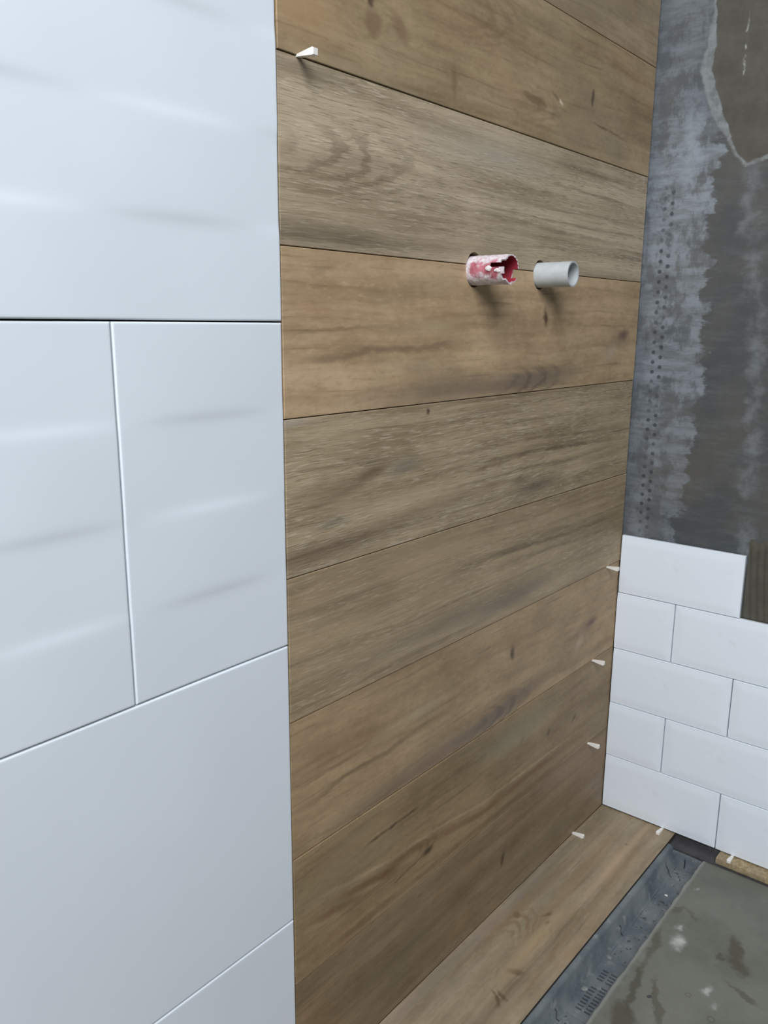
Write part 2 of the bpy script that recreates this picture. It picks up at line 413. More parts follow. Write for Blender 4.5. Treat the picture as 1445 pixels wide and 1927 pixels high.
# ================================================================== SETTING
bm = bmesh.new(); box(bm, -2.3, 0.0118, 0.0095, 0.11, -0.12, 2.45)
wall_back = tag(link('wall_back', finish(bm, 'wall_back', 0), M_substrate), 'wall clad in wood-look planks and white wavy tiles', kind='structure')
bm = bmesh.new(); box(bm, 0.012, 0.11, -2.3, 0.11, -0.12, 2.45)
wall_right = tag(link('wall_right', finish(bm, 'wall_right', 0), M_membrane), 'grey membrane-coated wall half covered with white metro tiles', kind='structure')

# ---- wood-look planks on the back wall
JZ = [0.0, 0.1540, 0.3076, 0.4638, 0.6150, 0.7686, 0.9222, 1.0788, 1.2328, 1.3868]
XL, XR = -0.7735, 0.0035
PW = XR-XL
GAP = 0.0010
KN = (62, 46, 34)
oak_print = lambda s: [
    ('blob', 0.30+s, 0.012, 0.24, 0.017, 1, (98, 86, 74), .62, .9),
    ('blob', 0.50+s, 0.020, 0.12, 0.012, 3, (94, 82, 72), .45, .9),
    ('rings', 0.455+s, 0.012, 0.085, 0.024, 4, 24, (78, 68, 58), .55),
    ('blob', 0.44+s, 0.014, 0.11, 0.016, 3, (96, 84, 72), .45, .9),
    ('line', [(max(0.0, 0.0017+s), .052), (0.05+s+.03, .0535), (0.1238+s, .0612), (0.2039+s, .0595), (0.2431+s, .0636), (0.296+s, .0659), (.36+s, .068)], .0062, (96, 78, 57), .55),
    ('line', [(0.0, .078), (0.06, .080), (0.14, .083), (0.22, .082)], .0035, (104, 85, 62), .45),
    ('blob', 0.2424+s, 0.086, 0.09, 0.008, 3, (158, 141, 112), .5, .9),
    ('blob', 0.478+s, 0.0957, 0.0075, 0.0135, 12, (82, 64, 46), .75, .8),
    ('blob', 0.478+s, 0.0945, 0.004, 0.010, 12, KN, .6, .8),
    ('blob', 0.7258+s, 0.0715, 0.020, 0.008, 8, (76, 60, 52), .8, .9),
    ('blob', 0.715+s, 0.070, 0.038, 0.016, 8, (108, 88, 74), .45, .9),
    ('blob', 0.686+s, 0.046, 0.022, 0.012, 40, (158, 142, 124), .5, .9)]
feats = {
    0: [('blob', .4271, .0774, .006, .0125, -8, (66, 52, 38), .8, .7), ('blob', .20, .06, .14, .05, 0, (104, 95, 76), .4, .9), ('blob', .62, .10, .12, .03, 0, (118, 94, 70), .4, .9), ('line', [(.30, .128), (.45, .120), (.6, .123), (.75, .118)], .006, (98, 80, 60), .5)],
    1: [('line', [(.1173, .110), (.1562, .111), (.2082, .112), (.23, .112)], .0032, (66, 50, 36), .9),
        ('blob', .165, .111, .008, .003, 0, (58, 44, 32), .8, .7),
        ('blob', .238, .038, .011, .006, 10, (60, 44, 32), .9, .8),
        ('line', [(.17, .030), (.21, .034), (.238, .037)], .003, (78, 60, 42), .7),
        ('line', [(.0, .080), (.0716, .0664), (.1468, .0546), (.2087, .0555), (.30, .040), (.3566, .030), (.5038, .030), (.6832, .0262), (.77, .024)], .0085, (100, 74, 50), .75),
        ('line', [(.0, .093), (.08, .079), (.16, .066), (.24, .062), (.36, .045), (.6, .040), (.77, .036)], .004, (164, 142, 112), .45),
        ('blob', .07, .055, .05, .006, -10, (96, 68, 46), .6, .8),
        ('blob', .155, .050, .03, .007, -10, (92, 66, 46), .6, .8),
        ('rings', .238, .045, .03, .018, 5, 22, (84, 66, 48), .45),
        ('blob', .6386, .0705, .010, .005, 30, (80, 62, 44), .7, .8), ('blob', .552, .0785, .009, .006, 30, (78, 62, 45), .75, .8), ('blob', .47, .10, .008, .005, 40, (92, 76, 56), .5, .8),
        ('blob', .4636, .118, .12, .022, 0, (124, 120, 98), .5, .9), ('blob', .12, .125, .1, .02, 0, (136, 116, 88), .4, .9),
        ('line', [(.0, .012), (.2, .010), (.4, .008), (.7, .006)], .008, (92, 70, 50), .6)],
    2: oak_print(-.047),
    3: [('line', [(.35, .096), (.4696, .0901), (.5983, .0849), (.7497, .0852), (.777, .086)], .005, (88, 73, 55), .6), ('line', [(.45, .076), (.6, .070), (.777, .066)], .004, (92, 77, 58), .5),
        ('blob', .30, .03, .25, .018, 0, (94, 86, 74), .45, .9), ('blob', .42, .022, .1, .014, 2, (86, 80, 72), .5, .9), ('blob', .2, .12, .2, .02, 0, (142, 122, 96), .35, .9)],
    4: [('blob', .08, .078, .06, .012, 6, (94, 76, 56), .5, .9), ('blob', .1245, .0875, .03, .006, 8, (82, 64, 46), .55, .9), ('blob', .178, .087, .035, .010, 4, (108, 103, 90), .6, .9),
        ('blob', .2205, .1443, .0035, .0045, 0, KN, .8, .7), ('blob', .477, .022, .07, .014, 4, (82, 72, 60), .65, .9), ('blob', .43, .036, .03, .007, 0, (70, 58, 46), .55, .9),
        ('line', [(.30, .062), (.4573, .0724), (.616, .0666), (.777, .0633)], .0045, (86, 70, 52), .65), ('line', [(.25, .088), (.45, .090), (.62, .083), (.777, .078)], .004, (88, 72, 54), .5),
        ('blob', .02, .016, .16, .016, 0, (88, 74, 56), .5, .9), ('blob', .0063, .150, .03, .007, 0, (158, 148, 136), .5, .9), ('blob', .063, .0441, .03, .006, 3, (96, 92, 80), .6, .9),
        ('blob', .20, .03, .18, .012, 3, (90, 72, 53), .45, .9), ('rings', .10, .085, .11, .03, 5, 16, (92, 76, 58), .3)],
    5: oak_print(0.0),
    6: [('blob', .3393, .122, .14, .022, 0, (152, 143, 128), .5, .9), ('rings', .10, .082, .12, .034, 3, 26, (90, 75, 58), .5), ('blob', .11, .082, .08, .016, 4, (104, 88, 70), .4, .9),
        ('blob', .05, .012, .12, .013, 0, (92, 82, 66), .6, .9), ('blob', .3, .016, .25, .012, 0, (104, 90, 70), .4, .9), ('blob', .04, .148, .07, .008, 0, (98, 88, 73), .5, .9), ('line', [(.3, .060), (.5, .052), (.777, .05)], .005, (96, 82, 64), .4)],
    7: [('blob', .5766, .0737, .0052, .0130, -4, (58, 40, 32), .9, .7), ('blob', .570, .072, .020, .018, 0, (112, 96, 76), .4, .9),
        ('blob', .4237, .0423, .031, .006, -4, (104, 85, 63), .8, .5), ('blob', .4897, .0515, .008, .003, -20, (196, 178, 150), .8, .7), ('blob', .475, .056, .012, .003, -20, (94, 76, 58), .6, .8),
        ('blob', .1199, .0672, .006, .005, 0, (60, 44, 38), .8, .7), ('blob', .1223, .050, .014, .014, 20, (102, 82, 60), .65, .6), ('blob', .1634, .0548, .019, .010, -40, (104, 82, 58), .6, .6),
        ('line', [(.577, .0435), (.62, .042), (.66, .039), (.70, .0365)], .0025, (84, 66, 48), .7), ('blob', .03, .04, .06, .03, 0, (158, 126, 90), .4, .9),
        ('rings', .45, .035, .07, .022, 0, 20, (102, 84, 62), .35), ('blob', .255, .028, .006, .02, 5, (100, 82, 60), .5, .8), ('rings', .33, .10, .08, .03, 20, 26, (104, 86, 64), .4)],
    8: [('blob', .5, .03, .2, .05, 0, (112, 100, 80), .5, .9)],
}
styles = ['smooth', 'aged', 'smooth', 'half', 'brushed', 'smooth', 'brushed', 'aged', 'smooth']
tints = [(.70, .67, .60), (.98, .95, .85), (1.12, 1.07, .94), (1.16, 1.12, 1.02), (1.30, 1.24, 1.12), (1.42, 1.38, 1.26), (1.52, 1.52, 1.50), (1.16, 1.18, 1.14), (1.0, 1.02, 1.0)]   # print tones, with the wall's vertical light falloff painted in
PIPES = [(-0.4694, 0.9158, 0.0163, -0.4690, 0.9168, 0.0168, 0.0198, -0.0500), (-0.3175, 0.9180, 0.0156, -0.3170, 0.9184, 0.0162, 0.0186, -0.0480)]
def cutter():
    bm = bmesh.new()
    for (_, _, _, hx, hz, ra, rb, _) in PIPES:
        ring = [[bm.verts.new((hx+ra*math.cos(a), yy, hz+rb*math.sin(a))) for a in [2*math.pi*i/40 for i in range(40)]] for yy in (-0.03, 0.03)]
        for i in range(40):
            bm.faces.new((ring[0][i], ring[0][(i+1) % 40], ring[1][(i+1) % 40], ring[1][i]))
        bm.faces.new(ring[0]); bm.faces.new(ring[1])
    return link('hole_cutter', finish(bm, 'hole_cutter', 0))
cut = cutter()
for i in range(9):
    z0, z1 = JZ[i]+(GAP/2 if i else -0.0015), JZ[i+1]-GAP/2
    H = z1-z0
    xr = XR - (0.0015 if i < 3 else 0.0)
    jit = [0, .0003, -.0002, .0002, 0, .0002, -.0003, .0004, 0][i]
    def hf(u, v, i=i, H=H): return 0.0004*math.sin(u*4+i*2) * 0.6
    me = slab(xr-XL, H, hf, -0.0095, 0.0006, lin(0.05, .75, 8), (H*.5,), 'plank')
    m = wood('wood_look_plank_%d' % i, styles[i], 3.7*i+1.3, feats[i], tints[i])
    for p in me.vertices:
        if p.co.z > -0.005: p.co.z += jit
    o = link('plank', me, m, wall_back, Matrix.Translation((XL, 0, z0)) @ WALL_BACK)
    if i in (5, 6):
        md = o.modifiers.new('hole', 'BOOLEAN'); md.operation = 'DIFFERENCE'; md.object = cut; md.solver = 'EXACT'
        bpy.context.view_layer.update()
        dg = bpy.context.evaluated_depsgraph_get()
        nm = bpy.data.meshes.new_from_object(o.evaluated_get(dg))
        o.modifiers.clear(); o.data = nm
        nm.set_sharp_from_angle(angle=math.radians(40))
bpy.data.objects.remove(cut, do_unlink=True)

# ---- large white tiles with woven wave relief
XE = -0.7755
def wavy(xa, xb, z0, z1, centre, flat=False, mat=M_white):
    W, H = xb-xa, z1-z0
    band = H/4
    A = 0.00062; Lx = 0.147
    def hf(u, v):
        if flat: return 0.0010 + 0.0002*math.sin(u*7)
        ph = math.cos(math.pi*(xa+u-centre)/Lx)
        s = -1.0
        for k, q in ((1, 1), (2, -1), (3, 1)):
            s += q*(1+math.tanh((v-k*band)/0.0050))
        bow = math.sin(math.pi*((v/band) % 1.0))*0.25
        return 0.0010 + A*ph*(s*(1+bow*0.4))
    vi = [] if flat else sorted(set([k*band+d for k in (1, 2, 3) for d in (-.016, -.012, -.009, -.007, -.0055, -.004, -.003, -.002, -.001, 0, .001, .002, .003, .004, .0055, .007, .009, .012, .016)] + [k*band/4 for k in range(1, 16) if k % 4]))
    ui = lin(0.02, W-0.02, 6) if flat else lin(0.006, W-0.006, max(4, int(W/0.006)))
    me = slab(W, H, hf, -0.0095, 0.0015, ui, vi, 'tile', 50)
    return link('tile', me, mat, wall_back, Matrix.Translation((xa, 0, z0)) @ WALL_BACK)
g = 0.0007
rows = [(-0.0, 0.2385, 'C', True), (0.2385, 0.5482, 'B', True), (0.5482, 0.8563, 'A', False), (0.8563, 1.1660, 'B', False), (1.1660, 1.4757, 'A', False)]
for z0, z1, k, fl in rows:
    xs = [XE, -0.9470, -1.5480, -2.15] if k == 'A' else [XE, -1.2480, -1.8500, -2.2]
    cen = -0.860 if k == 'A' else -0.8815
    for a, b in zip(xs[1:], xs[:-1]):
        wavy(a+(g if True else 0), b-(g if b != XE else 0), z0+g, z1-g, cen, fl)

# ---- metro tiles on the right wall
HM, WM = 0.102, 0.2034
def metro_tile(u0, u1, v0, name='tile', seed=0, cutl=False):
    W, H = u1-u0, HM-0.0013
    bw, bh = 0.015, 0.00085
    def sm(t): t = max(0, min(1, t)); return t*t*(3-2*t)
    def hf(u, v):
        du = min(W-u, u + (0.05 if cutl else 0))
        d = min(du, v, H-v)
        return -bh*(1-sm(d/bw))
    cu = [0.002, .004, .006, .008, .010, .012, .014, .017]
    ui = [q for q in cu] + [W-q for q in cu] + lin(.02, W-.02, 8)
    vi = [q for q in cu] + [H-q for q in cu] + lin(.02, H-.02, 4)
    me = slab(W, H, hf, -0.0078, 0.0007, ui, vi, 'metro_tile', 50)
    rnd = random.Random(seed)
    mw = Matrix.Translation((rnd.uniform(-.0002, .0002), -u0, v0)) @ WALL_RIGHT
    return link(name, me, M_metro, wall_right, mw)
GM = 0.0009
starts = [0.0014, 0.0013, 0.0016, 0.0012, 0.0022]
k = 0
for r in range(5):
    edges = [starts[r]] + ([WM*(j+1) for j in range(4)] if r % 2 == 0 else [WM*(j+.5) for j in range(4)])
    if r == 4: edges = edges[:2]
    for j in range(len(edges)-1):
        metro_tile(edges[j]+(GM if j else 0), edges[j+1]-GM, r*HM+0.0002, 'tile', k, cutl=(j == 0)); k += 1
# adhesive behind the tiles and combed adhesive waiting beside the top tile
bm = bmesh.new(); box(bm, 0.0079, 0.012, -0.80, -0.004, 0.002, 0.408)
box(bm, 0.0079, 0.012, -0.2015, -0.004, 0.408, 0.507)
link('adhesive_bed', finish(bm, 'adhesive_bed', 0), M_adhesive, wall_right)
def comb():
    bm = bmesh.new(); g = []
    us = lin(0.2045, 0.46, 260); vv = lin(0.4085, 0.548, 40)
    for v in vv:
        row = []
        for u in us:
            ph = (u + 0.004*math.sin(v*16) + (v-0.41)*0.06)/0.0105
            a = 0.0016*(0.5+0.5*math.cos(2*math.pi*ph))**0.6
            top = 0.532 + 0.012*mnoise.noise((u*60, 3.1, 0)) + 0.05*(u-0.22)
            k = max(0.0, min(1.0, (top-v)/0.012))
            t = (0.0014+a)*k + 0.0002*mnoise.noise((u*300, v*300, 1))*k
            row.append(bm.verts.new((u, v, t-0.012 if k > 0 else -0.0126)))
        g.append(row)
    for j in range(len(vv)-1):
        for i in range(len(us)-1):
            bm.faces.new((g[j][i], g[j][i+1], g[j+1][i+1], g[j+1][i]))
    me = finish(bm, 'combed_adhesive', 60)
    return link('combed_adhesive', me, M_adhesive, wall_right, WALL_RIGHT.copy())
co = comb()

# ---- floor
bm = bmesh.new()
box(bm, -2.3, 0.0118, -2.3, 0.009, -0.12, -0.075)
floor = tag(link('floor', finish(bm, 'floor', 0), M_substrate), 'bare grey cement shower floor beside the drain', kind='structure')
def screed():
    # uneven slab with a worn edge along the drain and a stepped end by the corner
    W, H = 2.2-0.026, 2.0
    bm = bmesh.new()
    xs = lin(-0.9, -0.024, 220); 
    ys = [-0.1935, -0.1940, -0.1950, -0.1965, -0.199, -0.205, -0.22, -0.25, -0.30, -0.4, -0.6, -0.9, -1.4, -2.2]
    xs = [-2.25, -1.6, -1.2] + xs
    g = []
    for j, y in enumerate(ys):
        row = []
        for i, x in enumerate(xs):
            e = 0.0016*mnoise.noise((x*40, 0.5, 2)) + 0.0007*mnoise.noise((x*170, 0.5, 5)) if j < 6 else 0
            z = -0.0122 + 0.0004*mnoise.noise((x*25, y*25, 0)) - (0.0022, 0.0011, 0.0005, 0.0001, 0, 0, 0, 0, 0, 0, 0, 0, 0, 0)[j]
            if i == len(xs)-1: z -= 0.0015
            row.append(bm.verts.new((x, y+e, z)))
        g.append(row)
    for j in range(len(ys)-1):
        for i in range(len(xs)-1):
            bm.faces.new((g[j][i], g[j+1][i], g[j+1][i+1], g[j][i+1]))
    ring = g[0] + [g[j][-1] for j in range(1, len(ys))] + g[-1][-2::-1] + [g[j][0] for j in range(len(ys)-2, 0, -1)]
    bk = [bm.verts.new((p.co.x, p.co.y, -0.075)) for p in ring]
    n = len(ring)
    for i in range(n): bm.faces.new((ring[i], bk[i], bk[(i+1) % n], ring[(i+1) % n]))
    return link('screed', finish(bm, 'screed', 50), M_screed, floor)
screed()
bm = bmesh.new(); box(bm, -2.25, 0.0118, -0.1335, 0.009, -0.075, -0.0125)
link('mortar_bed', finish(bm, 'mortar_bed', 0), M_substrate, floor)
bm = bmesh.new(); n_ = 14
box(bm, -0.0228, 0.0118, -2.2, -0.134, -0.075, -0.0128)
link('membrane_strip', finish(bm, 'membrane_strip', 0), M_memb_floor, floor)
# floor planks (wood look) along the wall
ff = [('blob', .919-.0, .0505, .0035, .004, 0, (92, 74, 52), .8, .7),
      ('blob', .6495, .1043, .0075, .006, 0, (88, 72, 52), .85, .6), ('rings', .640, .088, .045, .026, 0, 26, (104, 84, 60), .6),
      ('blob', .6797, .0703, .011, .004, -20, (74, 58, 42), .9, .8), ('blob', .665, .062, .006, .003, 0, (86, 68, 48), .7, .8), ('blob', .7023, .0384, .010, .007, 0, (112, 98, 68), .6, .8),
      ('blob', .5521, .0487, .007, .0125, 22, (84, 68, 48), .8, .7),
      ('line', [(.49, .036), (.499, .044), (.503, .052), (.508, .058)], .006, (78, 60, 42), .8),
      ('blob', .505, .040, .012, .004, 70, (80, 62, 44), .7, .7),
      ('blob', .75, .105, .22, .010, -2, (112, 92, 70), .55, .9), ('blob', .85, .045, .2, .008, 0, (172, 150, 122), .35, .9), ('blob', .6, .125, .35, .010, 0, (116, 106, 96), .5, .9),
      ('blob', .80, .075, .25, .012, 2, (120, 98, 72), .5, .9), ('line', [(.5, .02), (.7, .03), (.85, .028), (.98, .032)], .006, (110, 88, 64), .45), ('blob', .62, .055, .12, .012, 0, (152, 128, 94), .4, .9)]
M_body = plain('dark_porcelain_body', (58, 52, 46), 0.8, 0.1)
FWd = 0.1358
m = wood('wood_look_floor_plank', 'floor', 41.3, ff, (.80, .85, .87))
me = slab(1.0040, FWd, lambda u, v: 0.0, -0.0095, 0.0009, lin(.05, .95, 6), (.07,), 'floor_plank')
me.materials.append(m); me.materials.append(M_body)
for p in me.polygons:
    if p.normal.y < -0.95: p.material_index = 1
link('plank', me, None, floor, Matrix.Translation((-1.0, -0.1355, -0.0022)))
m = wood('wood_look_floor_plank_b', 'floor', 57.1, [], (.80, .85, .87))
me = slab(0.85, FWd, lambda u, v: 0.0, -0.0095, 0.0009, lin(.05, .8, 6), (.07,), 'floor_plank')
link('plank', me, m, floor, Matrix.Translation((-1.852, -0.1355, -0.0022)))

# ================================================================== THINGS
def empty(name, loc=(0, 0, 0)):
    o = bpy.data.objects.new(name, None); C.objects.link(o); o.location = loc; o.empty_display_size = 0.02
    bpy.context.view_layer.update()
    return o

# ---- linear shower drain
dr = tag(empty('shower_drain', (-0.5, -0.165, -0.075)), 'slate-grey linear shower drain channel between wooden floor plank and cement', 'drain')
GX0, GX1 = -0.432, -0.306
ZB = -0.0365
def channel():
    prof = [(-0.1360, -0.0062), (-0.1385, -0.0066), (-0.1420, -0.0082), (-0.1440, -0.0115), (-0.1530, -0.0350), (-0.1560, ZB)]
    bm = bmesh.new()
    xs = lin(-1.6, -0.0265, 240)
    rows = []
    for x in xs:
        row = []
        for j, (y, z) in enumerate(prof):
            n = mnoise.noise((x*30, y*60, 1.0))*0.0008 + mnoise.noise((x*90, y*120, 4.0))*0.0004
            row.append(bm.verts.new((x, y+(n if 1 < j else 0), z+(n*0.8 if j < 5 else 0))))
        rows.append(row)
    for i in range(len(xs)-1):
        for j in range(len(prof)-1):
            bm.faces.new((rows[i][j], rows[i+1][j], rows[i+1][j+1], rows[i][j+1]))
    return finish(bm, 'channel_side', 60)
link('channel_side', channel(), M_drain, dr)
def bottom(x0, x1, sd):
    bm = bmesh.new()
    xs = lin(x0, x1, max(6, int((x1-x0)/0.003))); ys = lin(-0.1562, -0.1960, 16); g = []
    for x in xs:
        row = []
        for y in ys:
            n = mnoise.noise((x*45, y*60, sd))*0.0010 + max(0, mnoise.noise((x*120, y*120, sd+3)))*0.0011
            e = min(1, (x-x0)/0.008, (x1-x)/0.008, (y+0.1960)/0.006+.2, (-0.1562-y)/0.005)
            row.append(bm.verts.new((x, y, ZB+max(0, e)*n)))
        g.append(row)
    for i in range(len(xs)-1):
        for j in range(len(ys)-1):
            bm.faces.new((g[i][j], g[i+1][j], g[i+1][j+1], g[i][j+1]))
    return finish(bm, 'channel_bottom', 60)
link('channel_bottom', bottom(-1.6, GX0, 2.0), M_drain, dr)
link('channel_bottom', bottom(GX1, -0.0265, 7.0), M_drain, dr)
# end plate with a sloping face
bm = bmesh.new()
vs = [(-0.0262, -0.1385, -0.0135), (-0.0262, -0.1930, -0.0150), (-0.0310, -0.1930, -0.0160), (-0.0310, -0.1400, -0.0145), (-0.0370, -0.1540, ZB), (-0.0370, -0.1930, ZB)]
q = [bm.verts.new(v) for v in vs]
bm.faces.new((q[0], q[1], q[2], q[3])); bm.faces.new((q[3], q[2], q[5], q[4]))
bot = [bm.verts.new((-0.0262, y, ZB-0.002)) for y in (-0.1385, -0.1930)]
bm.faces.new((q[0], bot[0], bot[1], q[1]))
bm.faces.new((q[0], q[3], q[4], bot[0])); bm.faces.new((q[1], bot[1], q[5], q[2])); bm.faces.new((q[4], q[5], bot[1], bot[0]))
bmesh.ops.subdivide_edges(bm, edges=list(bm.edges), cuts=3, use_grid_fill=True)
for v in bm.verts: v.co += Vector((mnoise.noise(v.co*120), 0, mnoise.noise(v.co*150+Vector((5, 0, 0)))))*0.0008
link('end_plate', finish(bm, 'end_plate', 60), M_drain, dr)
# grate with two rows of slots
def grate():
    n = 14; pitch = (0.4165-0.3265)/n; sw = 0.0029
    xs = [GX0]; holes = set()
    for i in range(n):
        a = -0.4168+i*pitch; xs += [a, a+sw]
    xs.append(GX1)
    ys = [-0.1955, -0.1832, -0.1746, -0.1708, -0.1622, -0.1562]
    skip = {(8, 3), (9, 3), (9, 1)}      # slots clogged with mortar
    bm = bmesh.new()
    vt = [[bm.verts.new((x, y, ZB+0.0010)) for y in ys] for x in xs]
    for i in range(len(xs)-1):
        for j in range(len(ys)-1):
            si = (i-1)//2
            if i % 2 == 1 and i < 2*n and j in (1, 3) and (si, j) not in skip: continue
            bm.faces.new((vt[i][j], vt[i+1][j], vt[i+1][j+1], vt[i][j+1]))
    res = bmesh.ops.extrude_face_region(bm, geom=list(bm.faces))
    for v in [e for e in res['geom'] if isinstance(e, bmesh.types.BMVert)]: v.co.z -= 0.0022
    return finish(bm, 'grate', 30)
link('grate', grate(), M_drain, dr)
bm = bmesh.new()
x0, x1, y0, y1, z0, z1 = GX0+.001, GX1-.001, -0.1950, -0.1570, -0.0745, ZB-0.0014
v = [bm.verts.new((x, y, z)) for x in (x0, x1) for y in (y0, y1) for z in (z0, z1)]
for f in ((0, 1, 3, 2), (4, 6, 7, 5), (0, 4, 5, 1), (2, 3, 7, 6), (0, 2, 6, 4)): bm.faces.new([v[i] for i in f])
link('sump', finish(bm, 'sump', 0), M_black, dr)
# small folds in the coating on the channel side
def fold(pts, r=0.0011):
    bm = bmesh.new(); rings = []
    P3 = [Vector(p) for p in pts]; fine = []
    for a, b in zip(P3[:-1], P3[1:]):
        for k in range(4): fine.append(a.lerp(b, k/4))
    fine.append(P3[-1])
    for i, p in enumerate(fine):
        t = (fine[min(i+1, len(fine)-1)]-fine[max(i-1, 0)]).normalized()
        s = t.cross(Vector((0, 0.4, 1))).normalized(); u = s.cross(t)
        rr = r*(0.4+0.6*math.sin(math.pi*(i+0.6)/(len(fine)+0.2)))
        rings.append([bm.verts.new(p + (s*math.cos(a)+u*math.sin(a))*rr) for a in [2*math.pi*k/6 for k in range(6)]])
    for a, b in zip(rings[:-1], rings[1:]):
        for k in range(6): bm.faces.new((a[k], a[(k+1) % 6], b[(k+1) % 6], b[k]))
    bm.faces.new(rings[0]); bm.faces.new(rings[-1])
    return finish(bm, 'fold', 80)
M_fold = plain('dark_coating_fold', (50, 56, 62), 0.6, 0.1)
link('coating_fold', fold([(-.245, -.1445, -.0145), (-.249, -.1470, -.021), (-.246, -.1495, -.026), (-.251, -.1515, -.031), (-.250, -.156, -.0355)]), M_fold, dr)
link('coating_fold', fold([(-.445, -.1440, -.0140), (-.450, -.1465, -.021), (-.447, -.1500, -.027), (-.452, -.1525, -.033), (-.451, -.157, -.0358)]), M_fold, dr)
link('coating_fold', fold([(-.062, -.1450, -.0150), (-.066, -.1480, -.022), (-.063, -.151, -.029), (-.070, -.158, -.0355)], .0009), M_fold, dr)
link('coating_fold', fold([(-.0335, -.168, -.0185), (-.0345, -.1685, -.024), (-.0375, -.169, -.034)], .0012), M_fold, dr)

# ---- crumbs of mortar
def crumb(sd, s, flat=0.36):
    rnd = random.Random(sd)
    bm = bmesh.new(); bmesh.ops.create_icosphere(bm, subdivisions=2, radius=1)
    ax = (rnd.uniform(.7, 1.3), rnd.uniform(.6, 1.0), flat)
    for v in bm.verts:
        k = 1+0.5*mnoise.noise(v.co*1.1+Vector((sd*3.1, 0, 0)))+0.4*mnoise.noise(v.co*2.6+Vector((0, sd*1.7, 0)))
        v.co = Vector((v.co.x*ax[0]*k*s, v.co.y*ax[1]*k*s, v.co.z*ax[2]*k*s))
    lo_ = min(v.co.z for v in bm.verts)
    for v in bm.verts: v.co.z = max(v.co.z-lo_-s*0.22, 0)
    return finish(bm, 'crumb', 22)
chips = [(-.1195, -.1705, ZB+.0004, .0036, M_plaster, 'white mortar chip lying in the drain channel near its far end'),
         (-.138, -.1735, ZB+.0003, .0034, M_dkcrumb, 'dark mortar chip lying in the drain channel beside the white chip'),
         (-.052, -.160, ZB+.0002, .0050, M_slurry, 'grey mortar lump at the far end of the drain channel'),
         (-.185, -.178, ZB+.0004, .0048, M_slurry, 'flat grey mortar flake in the middle of the drain channel'),
         (-.303, -.158, ZB+.0006, .0055, M_slurry, 'pale mortar lump against the drain side above the slotted grate'),
         (-.380, -.158, ZB+.0012, .0045, M_crumb, 'pale mortar lump on the drain edge beside the slotted grate'),
         (-.3665, -.172, ZB+.0011, .0052, M_slurry, 'mortar lump clogging the middle slots of the drain grate'),
         (-.462, -.170, ZB+.0005, .0060, M_crumb, 'pale mortar lump in the drain channel nearest the camera'),
         (-.3605, -.2400, -.0123, .0034, M_dkcrumb, 'small dark stone chip lying on the cement floor'),]
for i, (x, y, z, s, mt, lb) in enumerate(chips):
    tag(link('mortar_crumb', crumb(i*2.7+1, s*0.8), mt, None, Matrix.Translation((x, y, z)) @ Matrix.Rotation(i*1.1, 4, 'Z')), lb, 'mortar crumb', 'mortar crumbs around the drain')
bm = bmesh.new(); rnd = random.Random(5)
for i in range(150):
    x = rnd.uniform(-.60, -.045); y = rnd.uniform(-.191, -.158); s = rnd.uniform(.0005, .0017)
    if GX0 < x < GX1: continue
    z = ZB
    r = bmesh.ops.create_icosphere(bm, subdivisions=1, radius=s, matrix=Matrix.Translation((x, y, z+s*.2)) @ Matrix.Rotation(rnd.uniform(0, 3), 4, 'Z') @ Matrix.Diagonal((rnd.uniform(.8, 2.4), rnd.uniform(.5, 1), .55, 1)))
tag(link('mortar_grit', finish(bm, 'mortar_grit', 40), M_dkcrumb), 'fine dark mortar grit strewn along the drain channel', 'grit', kind='stuff')

# ---- wedge spacers
def wedge_mesh(L=0.021, t0=0.0011, t1=0.0062, wd=0.0062, up=False):
    """thin tip at out = -0.004, thick end at out = L. local: u width, v thickness, w out"""
    bm = bmesh.new(); rings = []
    for k, s in enumerate((0.0, .2, .45, .72, .95, 1.0)):
        w_ = -0.004+s*(L+0.004)
        th = t0+(t1-t0)*min(1, s*1.04); ww = wd*(0.62+0.38*min(1, s*1.3))
        if k == 5: th *= 0.86; ww *= 0.86
        lo_, hi_ = (0, th) if up else (-th/2, th/2)
        if k == 5 and up: lo_ = t1*0.07
        rings.append([bm.verts.new((a, b, w_)) for a, b in ((-ww/2, lo_), (ww/2, lo_), (ww/2, hi_), (-ww/2, hi_))])
    for a, b in zip(rings[:-1], rings[1:]):
        for i in range(4): bm.faces.new((a[i], a[(i+1) % 4], b[(i+1) % 4], b[i]))
    bm.faces.new(rings[0]); bm.faces.new(rings[-1])
    bmesh.ops.bevel(bm, geom=[e for e in bm.edges if not e.is_boundary and e.calc_face_angle(0) > 0.7], offset=0.0004, segments=2, affect='EDGES')
    return finish(bm, 'wedge_spacer', 40)
wed = wedge_mesh(); wed.materials.append(M_wedge)
wedu = wedge_mesh(up=True, t0=.0016, t1=.0052); wedu.materials.append(M_wedge)
def wedge(me, loc, base, tilt, lb, roll=0.0):
    o = link('wedge_spacer', me, None, None, Matrix.Translation(loc) @ base @ Matrix.Rotation(math.radians(tilt), 4, 'Y') @ Matrix.Rotation(math.radians(roll), 4, 'Z'))
    return tag(o, lb, 'tile spacer', 'white wedge spacers between the tiles')
wedge(wed, (-.7490, 0.000, 1.0788), WALL_BACK, 0, 'white wedge spacer in the high plank joint beside the white tiles')
wedge(wed, (-.0480, 0.000, .4638), WALL_BACK, 0, 'white wedge spacer in plank joint touching the top metro tile, highest in corner')
wedge(wed, (-.0790, 0.000, .3076), WALL_BACK, 0, 'white wedge spacer in plank joint near the corner, second above floor')
wedge(wed, (-.0757, 0.000, .1540), WALL_BACK, 0, 'white wedge spacer in lowest plank joint near the corner')
wedge(wedu, (-.1125, 0.000, -.0021), WALL_BACK, 0, 'white wedge spacer lying on floor plank under the wood-look wall')
